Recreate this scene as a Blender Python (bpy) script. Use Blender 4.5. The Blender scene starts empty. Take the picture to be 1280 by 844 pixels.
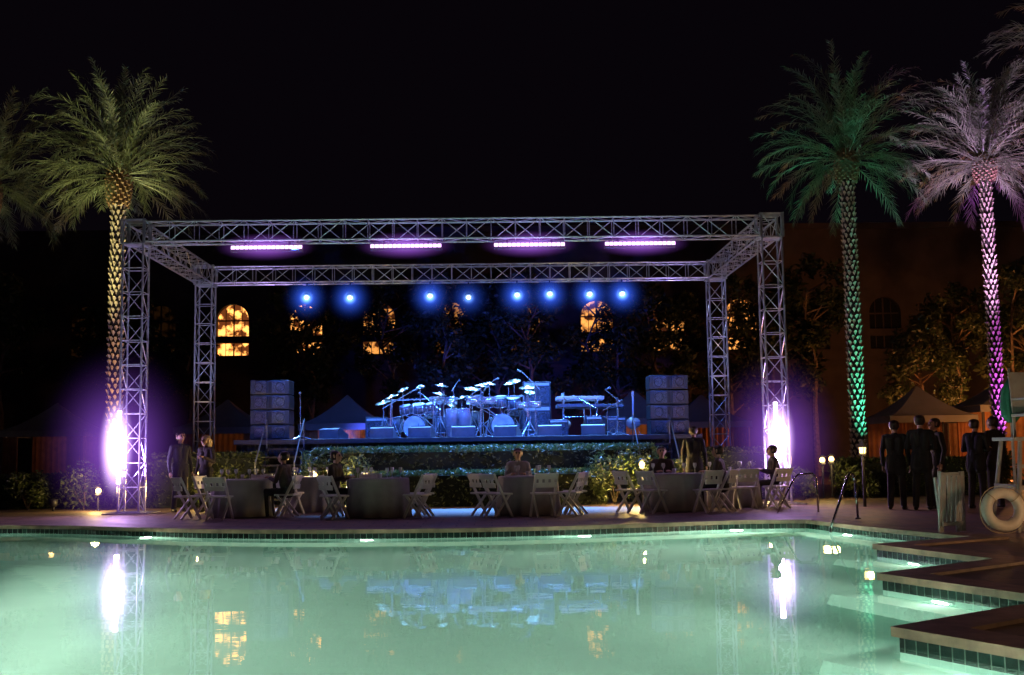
import bpy, math, random
from mathutils import Vector, Matrix, noise
from mathutils.geometry import tessellate_polygon, delaunay_2d_cdt
random.seed(7)
sc=bpy.context.scene
COL=sc.collection
R=math.radians

# ---------------------------------------------------------------- materials
def nodes(m):
    m.use_nodes=True
    return m.node_tree.nodes,m.node_tree.links,m.node_tree.nodes['Principled BSDF']
def mat(name,c,rough=0.6,metal=0.0,em=None,es=0.0,var=0.25,vs=6.0,bump=0.0,spec=0.5,trans=0.0):
    m=bpy.data.materials.new(name)
    n,l,b=nodes(m)
    b.inputs['Roughness'].default_value=rough
    b.inputs['Metallic'].default_value=metal
    b.inputs['Specular IOR Level'].default_value=spec
    tc=n.new('ShaderNodeTexCoord'); nz=n.new('ShaderNodeTexNoise')
    nz.inputs['Scale'].default_value=vs; nz.inputs['Detail'].default_value=5
    l.new(tc.outputs['Object'],nz.inputs['Vector'])
    r=n.new('ShaderNodeMapRange')
    r.inputs['From Min'].default_value=0.3; r.inputs['From Max'].default_value=0.7
    r.inputs['To Min'].default_value=1-var; r.inputs['To Max'].default_value=1+var
    l.new(nz.outputs['Fac'],r.inputs['Value'])
    mx=n.new('ShaderNodeVectorMath'); mx.operation='SCALE'
    mx.inputs[0].default_value=c[:3]; l.new(r.outputs[0],mx.inputs['Scale'])
    l.new(mx.outputs[0],b.inputs['Base Color'])
    if bump:
        bp=n.new('ShaderNodeBump'); bp.inputs['Distance'].default_value=bump
        l.new(nz.outputs['Fac'],bp.inputs['Height']); l.new(bp.outputs[0],b.inputs['Normal'])
    if em:
        b.inputs['Emission Color'].default_value=(*em,1); b.inputs['Emission Strength'].default_value=es
    return m
def leafmat(name,c1,c2,tr=0.35,rough=0.5):
    m=bpy.data.materials.new(name); m.use_nodes=True
    n=m.node_tree.nodes; l=m.node_tree.links; n.clear()
    o=n.new('ShaderNodeOutputMaterial'); g=n.new('ShaderNodeNewGeometry')
    cr=n.new('ShaderNodeMix'); cr.data_type='RGBA'
    cr.inputs[6].default_value=(*c1,1); cr.inputs[7].default_value=(*c2,1)
    l.new(g.outputs['Random Per Island'],cr.inputs[0])
    b=n.new('ShaderNodeBsdfPrincipled'); b.inputs['Roughness'].default_value=rough
    l.new(cr.outputs[2],b.inputs['Base Color'])
    t=n.new('ShaderNodeBsdfTranslucent'); l.new(cr.outputs[2],t.inputs['Color'])
    mx=n.new('ShaderNodeMixShader'); mx.inputs[0].default_value=tr
    l.new(b.outputs[0],mx.inputs[1]); l.new(t.outputs[0],mx.inputs[2]); l.new(mx.outputs[0],o.inputs['Surface'])
    return m
def emit(name,c,s):
    return mat(name,(0.02,0.02,0.02),0.4,em=c,es=s)

M={}
M['alu']=mat('aluminium',(0.60,0.60,0.68),0.28,0.7,var=0.2,vs=9)
M['steel']=mat('polished_steel',(0.75,0.75,0.77),0.18,1.0,var=0.05)
M['black']=mat('black_paint',(0.015,0.015,0.017),0.5)
M['skirt']=mat('black_cloth',(0.012,0.012,0.016),0.9,var=0.5,vs=3)
M['stagetop']=mat('stage_board',(0.03,0.03,0.035),0.55)
M['white']=mat('white_paint',(0.66,0.65,0.63),0.5,var=0.08)
M['guard']=mat('weathered_white_wood',(0.30,0.29,0.27),0.6,var=0.2)
M['cloth']=mat('white_tablecloth',(0.30,0.29,0.30),0.9,var=0.2,vs=3)
M['speaker']=mat('speaker_black',(0.035,0.04,0.05),0.45,bump=0.002,vs=40)
M['grille']=mat('speaker_grille',(0.10,0.11,0.14),0.35,0.4,vs=30,var=0.6)
M['chrome']=mat('chrome',(0.85,0.85,0.88),0.2,0.85,var=0.03)
M['drum']=mat('drum_shell',(0.20,0.20,0.24),0.2,0.5)
M['head']=mat('drum_head',(0.55,0.55,0.55),0.5)
M['brass']=mat('cymbal_brass',(0.75,0.68,0.5),0.25,0.9)
M['keys']=mat('keyboard_keys',(0.6,0.6,0.6),0.4,var=0.1,vs=30)
M['wood']=mat('conga_wood',(0.25,0.2,0.2),0.3)
M['grey']=mat('grey_plastic',(0.10,0.105,0.12),0.45)
M['bark']=mat('palm_bark',(0.34,0.27,0.20),0.85,var=0.5,vs=14,bump=0.01)
M['barkcore']=mat('palm_bark_core',(0.02,0.016,0.012),0.95,var=0.45,vs=9)
M['bark2']=mat('tree_bark',(0.12,0.09,0.06),0.9,var=0.4,vs=9,bump=0.01)
M['boot']=mat('palm_boots',(0.20,0.12,0.06),0.8,var=0.5,vs=12)
M['palm']=leafmat('palm_leaf',(0.09,0.12,0.06),(0.22,0.25,0.15),0.3,0.4)
M['leaf']=leafmat('tree_leaf',(0.025,0.045,0.016),(0.06,0.08,0.03))
M['hedge']=leafmat('hedge_leaf',(0.05,0.08,0.02),(0.12,0.14,0.05))
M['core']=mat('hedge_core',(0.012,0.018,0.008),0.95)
M['wall']=mat('stucco_wall',(0.07,0.055,0.05),0.9,var=0.2,vs=1.5,bump=0.01)
M['frame']=mat('window_frame',(0.06,0.04,0.03),0.6)
M['canvas']=mat('canopy_canvas',(0.24,0.20,0.17),0.85,var=0.12,vs=2)
M['curtain']=mat('orange_curtain',(0.45,0.18,0.07),0.85,var=0.25,vs=4)
M['green']=mat('green_canvas',(0.02,0.17,0.10),0.8)
M['ring']=mat('ring_buoy_white',(0.75,0.72,0.62),0.45,var=0.12)
M['rope']=mat('rope',(0.5,0.4,0.25),0.9)
M['glass']=mat('clear_glass',(0.5,0.52,0.55),0.08,0.0,var=0.02,spec=0.9)
M['skin']=mat('skin',(0.34,0.19,0.13),0.55,var=0.08)
M['suit']=mat('dark_suit',(0.010,0.010,0.012),0.85)
M['suit2']=mat('charcoal_trousers',(0.014,0.013,0.015),0.85)
M['shirt']=mat('white_shirt',(0.35,0.33,0.32),0.8)
M['dress']=mat('grey_brown_top',(0.04,0.028,0.025),0.8)
M['shoe']=mat('black_shoe',(0.01,0.01,0.01),0.35)
M['hair']=mat('dark_hair',(0.02,0.012,0.008),0.5,vs=40,var=0.5)
M['blond']=mat('blond_hair',(0.36,0.24,0.10),0.5,vs=40,var=0.4)
M['eye']=mat('eye',(0.03,0.02,0.02),0.1)
M['violet']=emit('violet_led',(0.82,0.62,1.0),14)
M['pink']=emit('pink_led',(0.88,0.52,1.0),2.4)
M['blue']=emit('blue_led',(0.45,0.66,1.0),30)
M['warm']=emit('warm_lamp',(1.0,0.60,0.20),6)
M['poollamp']=emit('pool_lamp_lens',(1.0,0.95,0.75),8)

def paver(name,c1,c2,mort,scale,bw=0.6,bh=0.4,rough=0.6):
    m=bpy.data.materials.new(name); n,l,b=nodes(m)
    g=n.new('ShaderNodeNewGeometry')
    br=n.new('ShaderNodeTexBrick'); br.inputs['Scale'].default_value=scale
    br.inputs['Color1'].default_value=(*c1,1); br.inputs['Color2'].default_value=(*c2,1); br.inputs['Mortar'].default_value=(*mort,1)
    br.inputs['Mortar Size'].default_value=0.012; br.inputs['Brick Width'].default_value=bw; br.inputs['Row Height'].default_value=bh
    l.new(g.outputs['Position'],br.inputs['Vector'])
    nz=n.new('ShaderNodeTexNoise'); nz.inputs['Scale'].default_value=1.7; nz.inputs['Detail'].default_value=8
    l.new(g.outputs['Position'],nz.inputs['Vector'])
    mp=n.new('ShaderNodeMapRange'); mp.inputs['From Min'].default_value=.3; mp.inputs['From Max'].default_value=.7
    mp.inputs['To Min'].default_value=.55; mp.inputs['To Max'].default_value=1.25
    l.new(nz.outputs['Fac'],mp.inputs['Value'])
    s=n.new('ShaderNodeVectorMath'); s.operation='SCALE'
    l.new(br.outputs['Color'],s.inputs[0]); l.new(mp.outputs[0],s.inputs['Scale']); l.new(s.outputs[0],b.inputs['Base Color'])
    r2=n.new('ShaderNodeMapRange'); r2.inputs['To Min'].default_value=rough-.2; r2.inputs['To Max'].default_value=rough+.2
    l.new(nz.outputs['Fac'],r2.inputs['Value']); l.new(r2.outputs[0],b.inputs['Roughness'])
    bp=n.new('ShaderNodeBump'); bp.inputs['Distance'].default_value=0.003
    l.new(s.outputs[0],bp.inputs['Height']); l.new(bp.outputs[0],b.inputs['Normal'])
    return m
M['deck']=paver('deck_pavers',(0.20,0.13,0.085),(0.13,0.085,0.06),(0.05,0.04,0.03),1.0)
M['coping']=mat('coping_stone',(0.24,0.16,0.105),0.6,var=0.4,vs=5,bump=0.004)
def tilemat():
    m=bpy.data.materials.new('waterline_tile'); n,l,b=nodes(m)
    uv=n.new('ShaderNodeUVMap'); br=n.new('ShaderNodeTexBrick'); br.offset=0.0
    br.inputs['Scale'].default_value=1.0; br.inputs['Brick Width'].default_value=0.1; br.inputs['Row Height'].default_value=0.1
    br.inputs['Mortar Size'].default_value=0.005
    br.inputs['Color1'].default_value=(0.003,0.014,0.012,1); br.inputs['Color2'].default_value=(0.006,0.026,0.022,1); br.inputs['Mortar'].default_value=(0.12,0.15,0.13,1)
    l.new(uv.outputs[0],br.inputs['Vector']); l.new(br.outputs['Color'],b.inputs['Base Color']); b.inputs['Roughness'].default_value=0.25
    return m
M['tile']=tilemat()
M['plaster']=mat('pool_plaster',(0.46,0.77,0.68),0.8,var=0.08,vs=0.6)
def watermat():
    m=bpy.data.materials.new('pool_water'); m.use_nodes=True
    n=m.node_tree.nodes; l=m.node_tree.links; n.clear()
    o=n.new('ShaderNodeOutputMaterial'); g=n.new('ShaderNodeBsdfGlass')
    g.inputs['IOR'].default_value=1.33; g.inputs['Roughness'].default_value=0.0; g.inputs['Color'].default_value=(0.93,1.0,0.97,1)
    p=n.new('ShaderNodeNewGeometry')
    mp=n.new('ShaderNodeMapping'); mp.inputs['Scale'].default_value=(0.7,1.0,1.0)
    l.new(p.outputs['Position'],mp.inputs['Vector'])
    a=n.new('ShaderNodeTexNoise'); a.inputs['Scale'].default_value=1.5; a.inputs['Detail'].default_value=1.5
    l.new(mp.outputs[0],a.inputs['Vector'])
    b=n.new('ShaderNodeBump'); b.inputs['Distance'].default_value=0.0013; b.inputs['Strength'].default_value=1.0
    l.new(a.outputs['Fac'],b.inputs['Height'])
    a2=n.new('ShaderNodeTexNoise'); a2.inputs['Scale'].default_value=7; a2.inputs['Detail'].default_value=2
    l.new(mp.outputs[0],a2.inputs['Vector'])
    b2=n.new('ShaderNodeBump'); b2.inputs['Distance'].default_value=0.0003
    l.new(a2.outputs['Fac'],b2.inputs['Height']); l.new(b.outputs[0],b2.inputs['Normal'])
    l.new(b2.outputs[0],g.inputs['Normal']); l.new(g.outputs[0],o.inputs['Surface'])
    return m
M['water']=watermat()
def panemat():
    m=bpy.data.materials.new('lit_window'); n,l,b=nodes(m)
    oi=n.new('ShaderNodeObjectInfo'); g=n.new('ShaderNodeNewGeometry')
    nz=n.new('ShaderNodeTexNoise'); nz.inputs['Scale'].default_value=2.6; nz.inputs['Detail'].default_value=5
    l.new(g.outputs['Position'],nz.inputs['Vector'])
    cr=n.new('ShaderNodeValToRGB'); cr.color_ramp.elements[0].position=.46; cr.color_ramp.elements[0].color=(0.05,0.012,0.003,1)
    cr.color_ramp.elements[1].position=.60; cr.color_ramp.elements[1].color=(1.0,0.38,0.08,1)
    l.new(nz.outputs['Fac'],cr.inputs[0])
    l.new(cr.outputs[0],b.inputs['Emission Color'])
    sp=n.new('ShaderNodeSeparateColor'); l.new(oi.outputs['Color'],sp.inputs[0]); l.new(sp.outputs[0],b.inputs['Emission Strength'])
    b.inputs['Base Color'].default_value=(0.02,0.02,0.02,1); b.inputs['Roughness'].default_value=0.1
    return m
M['pane']=panemat()
def halomat(name,col,k,power=3.0):  # emission fading outward imitates the bloom of a lamp
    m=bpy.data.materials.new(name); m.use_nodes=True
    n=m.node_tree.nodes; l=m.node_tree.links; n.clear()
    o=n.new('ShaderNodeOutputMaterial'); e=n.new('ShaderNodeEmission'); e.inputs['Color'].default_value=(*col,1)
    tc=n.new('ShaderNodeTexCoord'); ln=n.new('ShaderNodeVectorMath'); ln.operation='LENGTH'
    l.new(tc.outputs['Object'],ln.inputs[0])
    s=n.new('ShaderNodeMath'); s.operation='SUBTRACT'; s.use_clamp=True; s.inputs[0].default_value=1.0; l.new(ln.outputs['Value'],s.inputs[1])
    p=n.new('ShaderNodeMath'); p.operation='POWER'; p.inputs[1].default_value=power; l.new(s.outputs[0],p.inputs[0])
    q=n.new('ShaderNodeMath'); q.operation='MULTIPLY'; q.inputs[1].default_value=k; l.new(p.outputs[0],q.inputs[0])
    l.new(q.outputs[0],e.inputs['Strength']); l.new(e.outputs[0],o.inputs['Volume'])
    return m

# ---------------------------------------------------------------- mesh builder
class MB:
    def __init__(s): s.v=[]; s.f=[]
    def add(s,v,f):
        o=len(s.v); s.v+= [tuple(x) for x in v]; s.f+=[tuple(i+o for i in q) for q in f]; return s
    def box(s,c,d,rz=0,rx=0,ry=0):
        m=Matrix.Rotation(rz,3,'Z')@Matrix.Rotation(ry,3,'Y')@Matrix.Rotation(rx,3,'X'); c=Vector(c)
        vs=[c+m@Vector((x*d[0]/2,y*d[1]/2,z*d[2]/2)) for x in(-1,1) for y in(-1,1) for z in(-1,1)]
        return s.add(vs,[(0,1,3,2),(4,6,7,5),(0,4,5,1),(2,3,7,6),(0,2,6,4),(1,5,7,3)])
    def cyl(s,a,b,r0,r1=None,n=8,caps=True):
        if r1 is None: r1=r0
        a=Vector(a); b=Vector(b); d=(b-a)
        if d.length<1e-6: return s
        d.normalize()
        u=d.orthogonal().normalized(); w=d.cross(u)
        vs=[]
        for p,r in((a,r0),(b,r1)):
            for i in range(n):
                t=2*math.pi*i/n; vs.append(p+(u*math.cos(t)+w*math.sin(t))*r)
        fs=[(i,(i+1)%n,n+(i+1)%n,n+i) for i in range(n)]
        if caps: fs+=[tuple(range(n))[::-1],tuple(range(n,2*n))]
        return s.add(vs,fs)
    def tube(s,pts,r,n=8):
        for a,b in zip(pts[:-1],pts[1:]): s.cyl(a,b,r,r,n)
        for p in pts[1:-1]: s.ball(p,(r*1.02,)*3,n,5)
        return s
    def ball(s,c,r,n=12,k=8):
        c=Vector(c); vs=[c+Vector((0,0,r[2]))]
        for j in range(1,k):
            ph=math.pi*j/k
            for i in range(n):
                t=2*math.pi*i/n; vs.append(c+Vector((r[0]*math.sin(ph)*math.cos(t),r[1]*math.sin(ph)*math.sin(t),r[2]*math.cos(ph))))
        vs.append(c-Vector((0,0,r[2])))
        fs=[(0,1+i,1+(i+1)%n) for i in range(n)]
        for j in range(k-2):
            for i in range(n):
                a=1+j*n+i; b=1+j*n+(i+1)%n; fs.append((a,a+n,b+n,b))
        e=len(vs)-1; q=1+(k-2)*n
        fs+=[(q+i,e,q+(i+1)%n) for i in range(n)]
        return s.add(vs,fs)
    def lathe(s,prof,c=(0,0,0),n=24,fn=None,axis=None):
        c=Vector(c); vs=[]
        mt=Matrix.Identity(3)
        if axis is not None: mt=Vector((0,0,1)).rotation_difference(Vector(axis)).to_matrix()
        for j,(r,z) in enumerate(prof):
            for i in range(n):
                t=2*math.pi*i/n; rr=r if fn is None else fn(r,z,t)
                vs.append(c+mt@Vector((rr*math.cos(t),rr*math.sin(t),z)))
        fs=[(j*n+i,j*n+(i+1)%n,(j+1)*n+(i+1)%n,(j+1)*n+i) for j in range(len(prof)-1) for i in range(n)]
        fs.append(tuple(range(n))[::-1]); k=(len(prof)-1)*n; fs.append(tuple(range(k,k+n)))
        return s.add(vs,fs)
    def torus(s,c,Rr,r,axis=(0,0,1),n=32,k=10):
        mt=Vector((0,0,1)).rotation_difference(Vector(axis)).to_matrix(); c=Vector(c); vs=[]
        for i in range(n):
            t=2*math.pi*i/n
            for j in range(k):
                p=2*math.pi*j/k
                vs.append(c+mt@Vector(((Rr+r*math.cos(p))*math.cos(t),(Rr+r*math.cos(p))*math.sin(t),r*math.sin(p))))
        fs=[(i*k+j,((i+1)%n)*k+j,((i+1)%n)*k+(j+1)%k,i*k+(j+1)%k) for i in range(n) for j in range(k)]
        return s.add(vs,fs)
    def mesh(s,name,mt,smooth=False):
        me=bpy.data.meshes.new(name); me.from_pydata(s.v,[],s.f); me.update()
        if mt: me.materials.append(mt)
        if smooth:
            for p in me.polygons: p.use_smooth=True
        return me
def part(name,mb,mt,parent,smooth=False,bevel=0,label=None):
    o=bpy.data.objects.new(name,mb.mesh(name,mt,smooth) if isinstance(mb,MB) else mb)
    COL.objects.link(o); o.parent=parent
    if bevel:
        b=o.modifiers.new('bevel','BEVEL'); b.width=bevel; b.segments=2; b.limit_method='ANGLE'
    if label: o['label']=label
    return o
def thing(name,label,cat,loc=(0,0,0),rz=0,group=None):
    o=bpy.data.objects.new(name,None); COL.objects.link(o); o.empty_display_size=.2
    o.location=loc; o.rotation_euler=(0,0,rz); o['label']=label; o['category']=cat
    if group:o['group']=group
    return o
def struct(name,mb,mt,smooth=False,kind='structure'):
    o=part(name,mb,mt,None,smooth); o['kind']=kind; return o
def clone(root,loc,rz=0,label=None,sc_=None):
    n=root.copy(); COL.objects.link(n); n.location=loc; n.rotation_euler=(root.rotation_euler[0],root.rotation_euler[1],rz)
    if sc_: n.scale=(sc_,sc_,sc_)
    if label:n['label']=label
    def rec(a,b):
        for c in list(a.children):
            k=c.copy(); COL.objects.link(k); k.parent=b; k.matrix_parent_inverse=c.matrix_parent_inverse.copy(); rec(c,k)
    rec(root,n); return n
def lamp(kind,loc,energy,col,target=None,size=0.1,sy=None,angle=60,blend=0.5,name='lamp',parent=None,spread=None):
    d=bpy.data.lights.new(name,kind); d.energy=energy; d.color=col
    if kind=='AREA':
        d.shape='RECTANGLE' if sy else 'DISK'; d.size=size
        if sy:d.size_y=sy
        if spread: d.spread=R(spread)
    else:
        d.shadow_soft_size=size
        if kind=='SPOT': d.spot_size=R(angle); d.spot_blend=blend
    o=bpy.data.objects.new(name,d); COL.objects.link(o); o.location=loc
    if target is not None:
        o.rotation_euler=(Vector(target)-Vector(loc)).to_track_quat('-Z','Y').to_euler()
    return o

# ---------------------------------------------------------------- pool / ground
P=[(-14,21.6),(-10,21.7),(-8.6,21.55),(-7.4,21.1),(-6.1,20.3),(-4.85,19.6),(-3.8,19.2),(-2.7,18.95),(-1.4,18.8),(-.15,18.78),(0.9,18.9),(1.8,19.1),(2.7,19.35),(3.5,19.6),(4.3,19.8),(5.3,19.7),
   (5.7,17.65),(6.35,15.45),(4.75,14.5),(5.35,12.4),(3.7,11.17),(4.45,9.15),(2.7,7.86),(3.75,5.7),(3.75,2.2),(-5.0,2.2),(-5.2,7.0),(-6.4,11.0),(-7.4,15.2),(-14,17.0)]
P=[Vector((x,y,0)) for x,y in P]
def off(poly,d):
    n=len(poly); out=[]
    for i in range(n):
        a=poly[i-1]; b=poly[i]; c=poly[(i+1)%n]
        e1=(b-a).normalized(); e2=(c-b).normalized()
        n1=Vector((-e1.y,e1.x,0)); n2=Vector((-e2.y,e2.x,0))
        m=(n1+n2); m.normalize(); k=min(1.6,1/max(.3,m.dot(n1)))
        out.append(b+m*d*k)
    return out
def ring(mb,pa,za,pb,zb,flip=False):
    n=len(pa); vs=[(p.x,p.y,za) for p in pa]+[(p.x,p.y,zb) for p in pb]
    mb.add(vs,[(i,(i+1)%n,n+(i+1)%n,n+i) for i in range(n)])
def inside(x,y,poly):
    c=False; n=len(poly)
    for i in range(n):
        a=poly[i]; b=poly[i-1]
        if (a.y>y)!=(b.y>y) and x<(b.x-a.x)*(y-a.y)/(b.y-a.y)+a.x: c=not c
    return c
WZ=-0.11; FZ=-1.25
hole=off(P,0.15)
outer=[Vector((-300,-60,0)),Vector((300,-60,0)),Vector((300,500,0)),Vector((-300,500,0))]
mid=[Vector((-20,-3,0)),Vector((20,-3,0)),Vector((20,35,0)),Vector((-20,35,0))]
allp=[(p.x,p.y) for p in outer+mid+hole]
ed=[]
s0=0
for L_ in(4,4,len(hole)):
    ed+=[(s0+i,s0+(i+1)%L_) for i in range(L_)]; s0+=L_
rv=delaunay_2d_cdt([Vector(p) for p in allp],ed,[],0,1e-5)
g=MB(); g.v=[(p.x,p.y,0) for p in rv[0]]
for f in rv[2]:
    cx=sum(rv[0][i].x for i in f)/len(f); cy=sum(rv[0][i].y for i in f)/len(f)
    if not inside(cx,cy,hole):
        a,b,c=[rv[0][i] for i in f[:3]]
        f=tuple(f)
        if (b-a).x*(c-a).y-(b-a).y*(c-a).x<0: f=f[::-1]
        g.f.append(f)
gd=struct('ground',g,M['deck'])
cp=MB(); ci=off(P,-0.04); co=off(P,0.34)
ring(cp,co,0.03,ci,0.03); ring(cp,ci,0.03,ci,-0.035); ring(cp,ci,-0.035,P,-0.035); ring(cp,co,-0.01,co,0.03)
struct('pool_coping',cp,M['coping'])
tb=MB(); ring(tb,P,-0.035,P,-0.26)
to=struct('pool_tile_band',tb,M['tile'])
uvl=to.data.uv_layers.new(name='UVMap')
acc=[0]
for i in range(len(P)): acc.append(acc[-1]+(P[(i+1)%len(P)]-P[i]).length)
for pi,p in enumerate(to.data.polygons):
    us=[acc[pi],acc[pi+1],acc[pi+1],acc[pi]]; vs=[0.19,0.19,-0.035,-0.035]
    for li,u,v in zip(p.loop_indices,us,vs): uvl.data[li].uv=(u,v)
bs=MB(); b1=off(P,-0.38); b2=off(P,-0.42)
ring(bs,P,-0.26,P,-0.6); ring(bs,P,-0.6,b1,-0.6); ring(bs,b1,-0.6,b2,FZ)
tri=tessellate_polygon([b2]); bs.add([(p.x,p.y,FZ) for p in b2],[tuple(t) for t in tri])
struct('pool_basin',bs,M['plaster'])
w=MB(); tri=tessellate_polygon([P]); w.v=[(p.x,p.y,WZ) for p in P]; w.f=[tuple(t) for t in tri]
wo=struct('water',w,M['water'])
if wo.data.polygons[0].normal.z<0: wo.data.flip_normals()

plb=MB(); plb.lathe([(0.10,0),(0.13,0.0),(0.13,0.03),(0.10,0.03)],axis=(0,-1,0))
pll=MB(); pll.lathe([(0.1,0.005),(0.1,0.02),(0.05,0.03)],axis=(0,-1,0))
pl0=thing('pool_light','round white underwater light in the pool wall','pool light',group='underwater pool lights')
part('bezel',plb,M['steel'],pl0); part('lens',pll,M['poollamp'],pl0)
def poollight(x,y,nx,ny,e,col=(1,0.95,0.80),z=-0.42):
    n=Vector((nx,ny,0)).normalized()
    rz=math.atan2(n.y,n.x)+math.pi/2
    p=Vector((x,y,z))
    global pl0
    if pl0.location.length==0: pl0.location=p; pl0.rotation_euler=(0,0,rz)
    else: clone(pl0,p,rz)
    q=p+n*0.06
    lamp('AREA',q,e,col,q+n+Vector((0,0,-0.35)),size=0.2,name='pool_lamp')
E=70
for a in [(-5.9,20.15,.55,-1,E),(-2.0,18.84,.1,-1,E*.4),(1.5,19.0,-.2,-1,E),(4.1,19.72,-.2,-1,E*1.3),(5.6,18.3,-1,-.2,E*3.2),(-9.5,21.6,0.1,-1,E),
          (4.97,13.7,-1,-.2,E*1.3),(4.0,10.4,-1,-.3,E*1.3),(3.1,7.0,-1,-.3,E*1.4),(-.5,2.25,0,1,E*1.5),(-5.1,4.6,1,0,E*1.5),
          (-5.8,9,1,.3,E*4.2),(-6.9,13.2,1,.2,E*5.0)]:
    poollight(*a)
bpy.context.view_layer.update()

# ---------------------------------------------------------------- truss
def truss(mb,a,b,w,side,bay=0.5):
    a=Vector(a);b=Vector(b);d=(b-a); L=d.length; d.normalize(); u=Vector(side).normalized(); v=d.cross(u)
    h=w/2-0.025; cs=[(u*h+v*h),(-u*h+v*h),(-u*h-v*h),(u*h-v*h)]
    for c in cs: mb.cyl(a+c,b+c,0.025,n=8)
    n=max(1,round(L/bay)); st=L/n
    for i in range(n+1):
        p=a+d*st*i
        for k in range(4): mb.cyl(p+cs[k],p+cs[(k+1)%4],0.012,n=6)
        if i<n:
            q=a+d*st*(i+1)
            for k in range(4):
                c0,c1=cs[k],cs[(k+1)%4]
                if (i+k)%2: c0,c1=c1,c0
                mb.cyl(p+c0,q+c1,0.0115,n=6)
XL,XR,YF,YB,ZT=-7.92,6.38,26.0,32.4,6.5
tr=thing('stage_truss','aluminium box truss frame standing around the stage','stage truss',(0,29,0))
def tp(name,fn):
    mb=MB(); fn(mb); mb.v=[(x,y-29,z) for x,y,z in mb.v]; return part(name,mb,M['alu'],tr)
for X in(XL,XR):
    for Y in(YF,YB):
        tp('tower',lambda m:truss(m,(X,Y,0.03),(X,Y,ZT),0.5,(1,0,0),0.52))
        tp('base_plate',lambda m:(m.box((X,Y,0.015),(1.0,1.0,0.02)),m.box((X,Y,.035),(.56,.56,.02))))
        def corner(m):
            for z in(ZT-0.52,ZT+.012): m.box((X,Y,z),(.54,.54,.02))
            for a in(-.262,.262):
                for b in(-.262,.262): m.box((X+a,Y+b,ZT-.254),(.03,.03,.56))
        tp('corner_block',corner)
zc=ZT-0.26
for Y in(YF,YB): tp('beam',lambda m:truss(m,(XL+.25,Y,zc),(XR-.25,Y,zc),0.5,(0,0,1),0.56))
for X in(XL,XR): tp('beam',lambda m:truss(m,(X,YF+.25,zc),(X,YB-.25,zc),0.5,(0,0,1),0.54))

# LED bars
def ledbar(mname):
    r=thing('led_light_bar','long LED batten light glowing '+('lilac-pink under the front truss' if mname=='pink' else 'violet-white on a truss tower'),'stage light',group='LED batten lights')
    m=MB(); m.box((0,0.06,0),(1.62,.12,.13)); m.box((-.5,.06,.1),(.05,.05,.12)); m.box((.5,.06,.1),(.05,.05,.12)); part('housing',m,M['black'],r,bevel=.008)
    m=MB()
    for i in range(16): m.box((-.75+i*.1,-.01,0),(.09,.03,.085))
    part('lens',m,M[mname],r,False,bevel=.012); return r
lb=ledbar('pink')
first=True
barx=(-4.98,-1.86,.92,3.42)
for x in barx:
    loc=(x,YF-.1,ZT-.63)
    if first: lb.location=loc; lb.rotation_euler=(R(-18),0,0); first=False
    else: clone(lb,loc)
    lamp('AREA',(x,YF-.16,ZT-.66),20,(.66,.36,1),(x,YF-3,ZT-3.4),size=1.5,sy=.05,name='bar_glow')
    lamp('AREA',(x,YF+.1,ZT-.70),115,(.04,.15,1),(x*.6,31,1.8),size=1.5,sy=.08,name='stage_front_fill',spread=80)  # blue fill added to light the gear fronts; the bars glow pink
    lamp('AREA',(x,YF-.55,ZT-.9),8,(.44,.38,1),(x,YF,ZT),size=1.4,sy=.05,name='truss_fill')  # fill added in front of the bars to brighten the truss
lv=ledbar('violet'); lv.location=(XL-.20,YF-.30,1.45); lv.rotation_euler=(0,R(90),0)
lv2=clone(lv,(XR-.08,YF-.30,1.45)); lv2.rotation_euler=(0,R(90),0)
for x in(XL-.20,XR-.08):
    d=lamp('AREA',(x,YF-.36,1.45),65,(.70,.38,1),(x,YF-3,1.45),size=.1,sy=1.55,name='tower_glow')
    lamp('AREA',(x+(0.25 if x<0 else .1),YF-.05,.8),150,(.58,.40,1),(x+(.25 if x<0 else .1),YF+.02,6),size=.3,sy=.3,name='tower_wash')
    lamp('SPOT',(x+(.3 if x<0 else -.2),YF-1.2,.3),420,(.52,.52,1),(x+(.25 if x<0 else .1),YF,4.6),size=.05,angle=50,blend=.9,name='tower_spot')
for x in(XL,XR):
    lamp('SPOT',(x*.93,YB-1.4,1.7),260,(.42,.52,1),(x,YB,4.8),size=.05,angle=50,blend=.9,name='rear_tower_spot')
for x in(-3.5,2.0):
    lamp('SPOT',(x,36.5,.4),3800,(.05,.09,1),(x*1.1,50,6.5),size=.2,angle=62,blend=.9,name='garden_wash')
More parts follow.
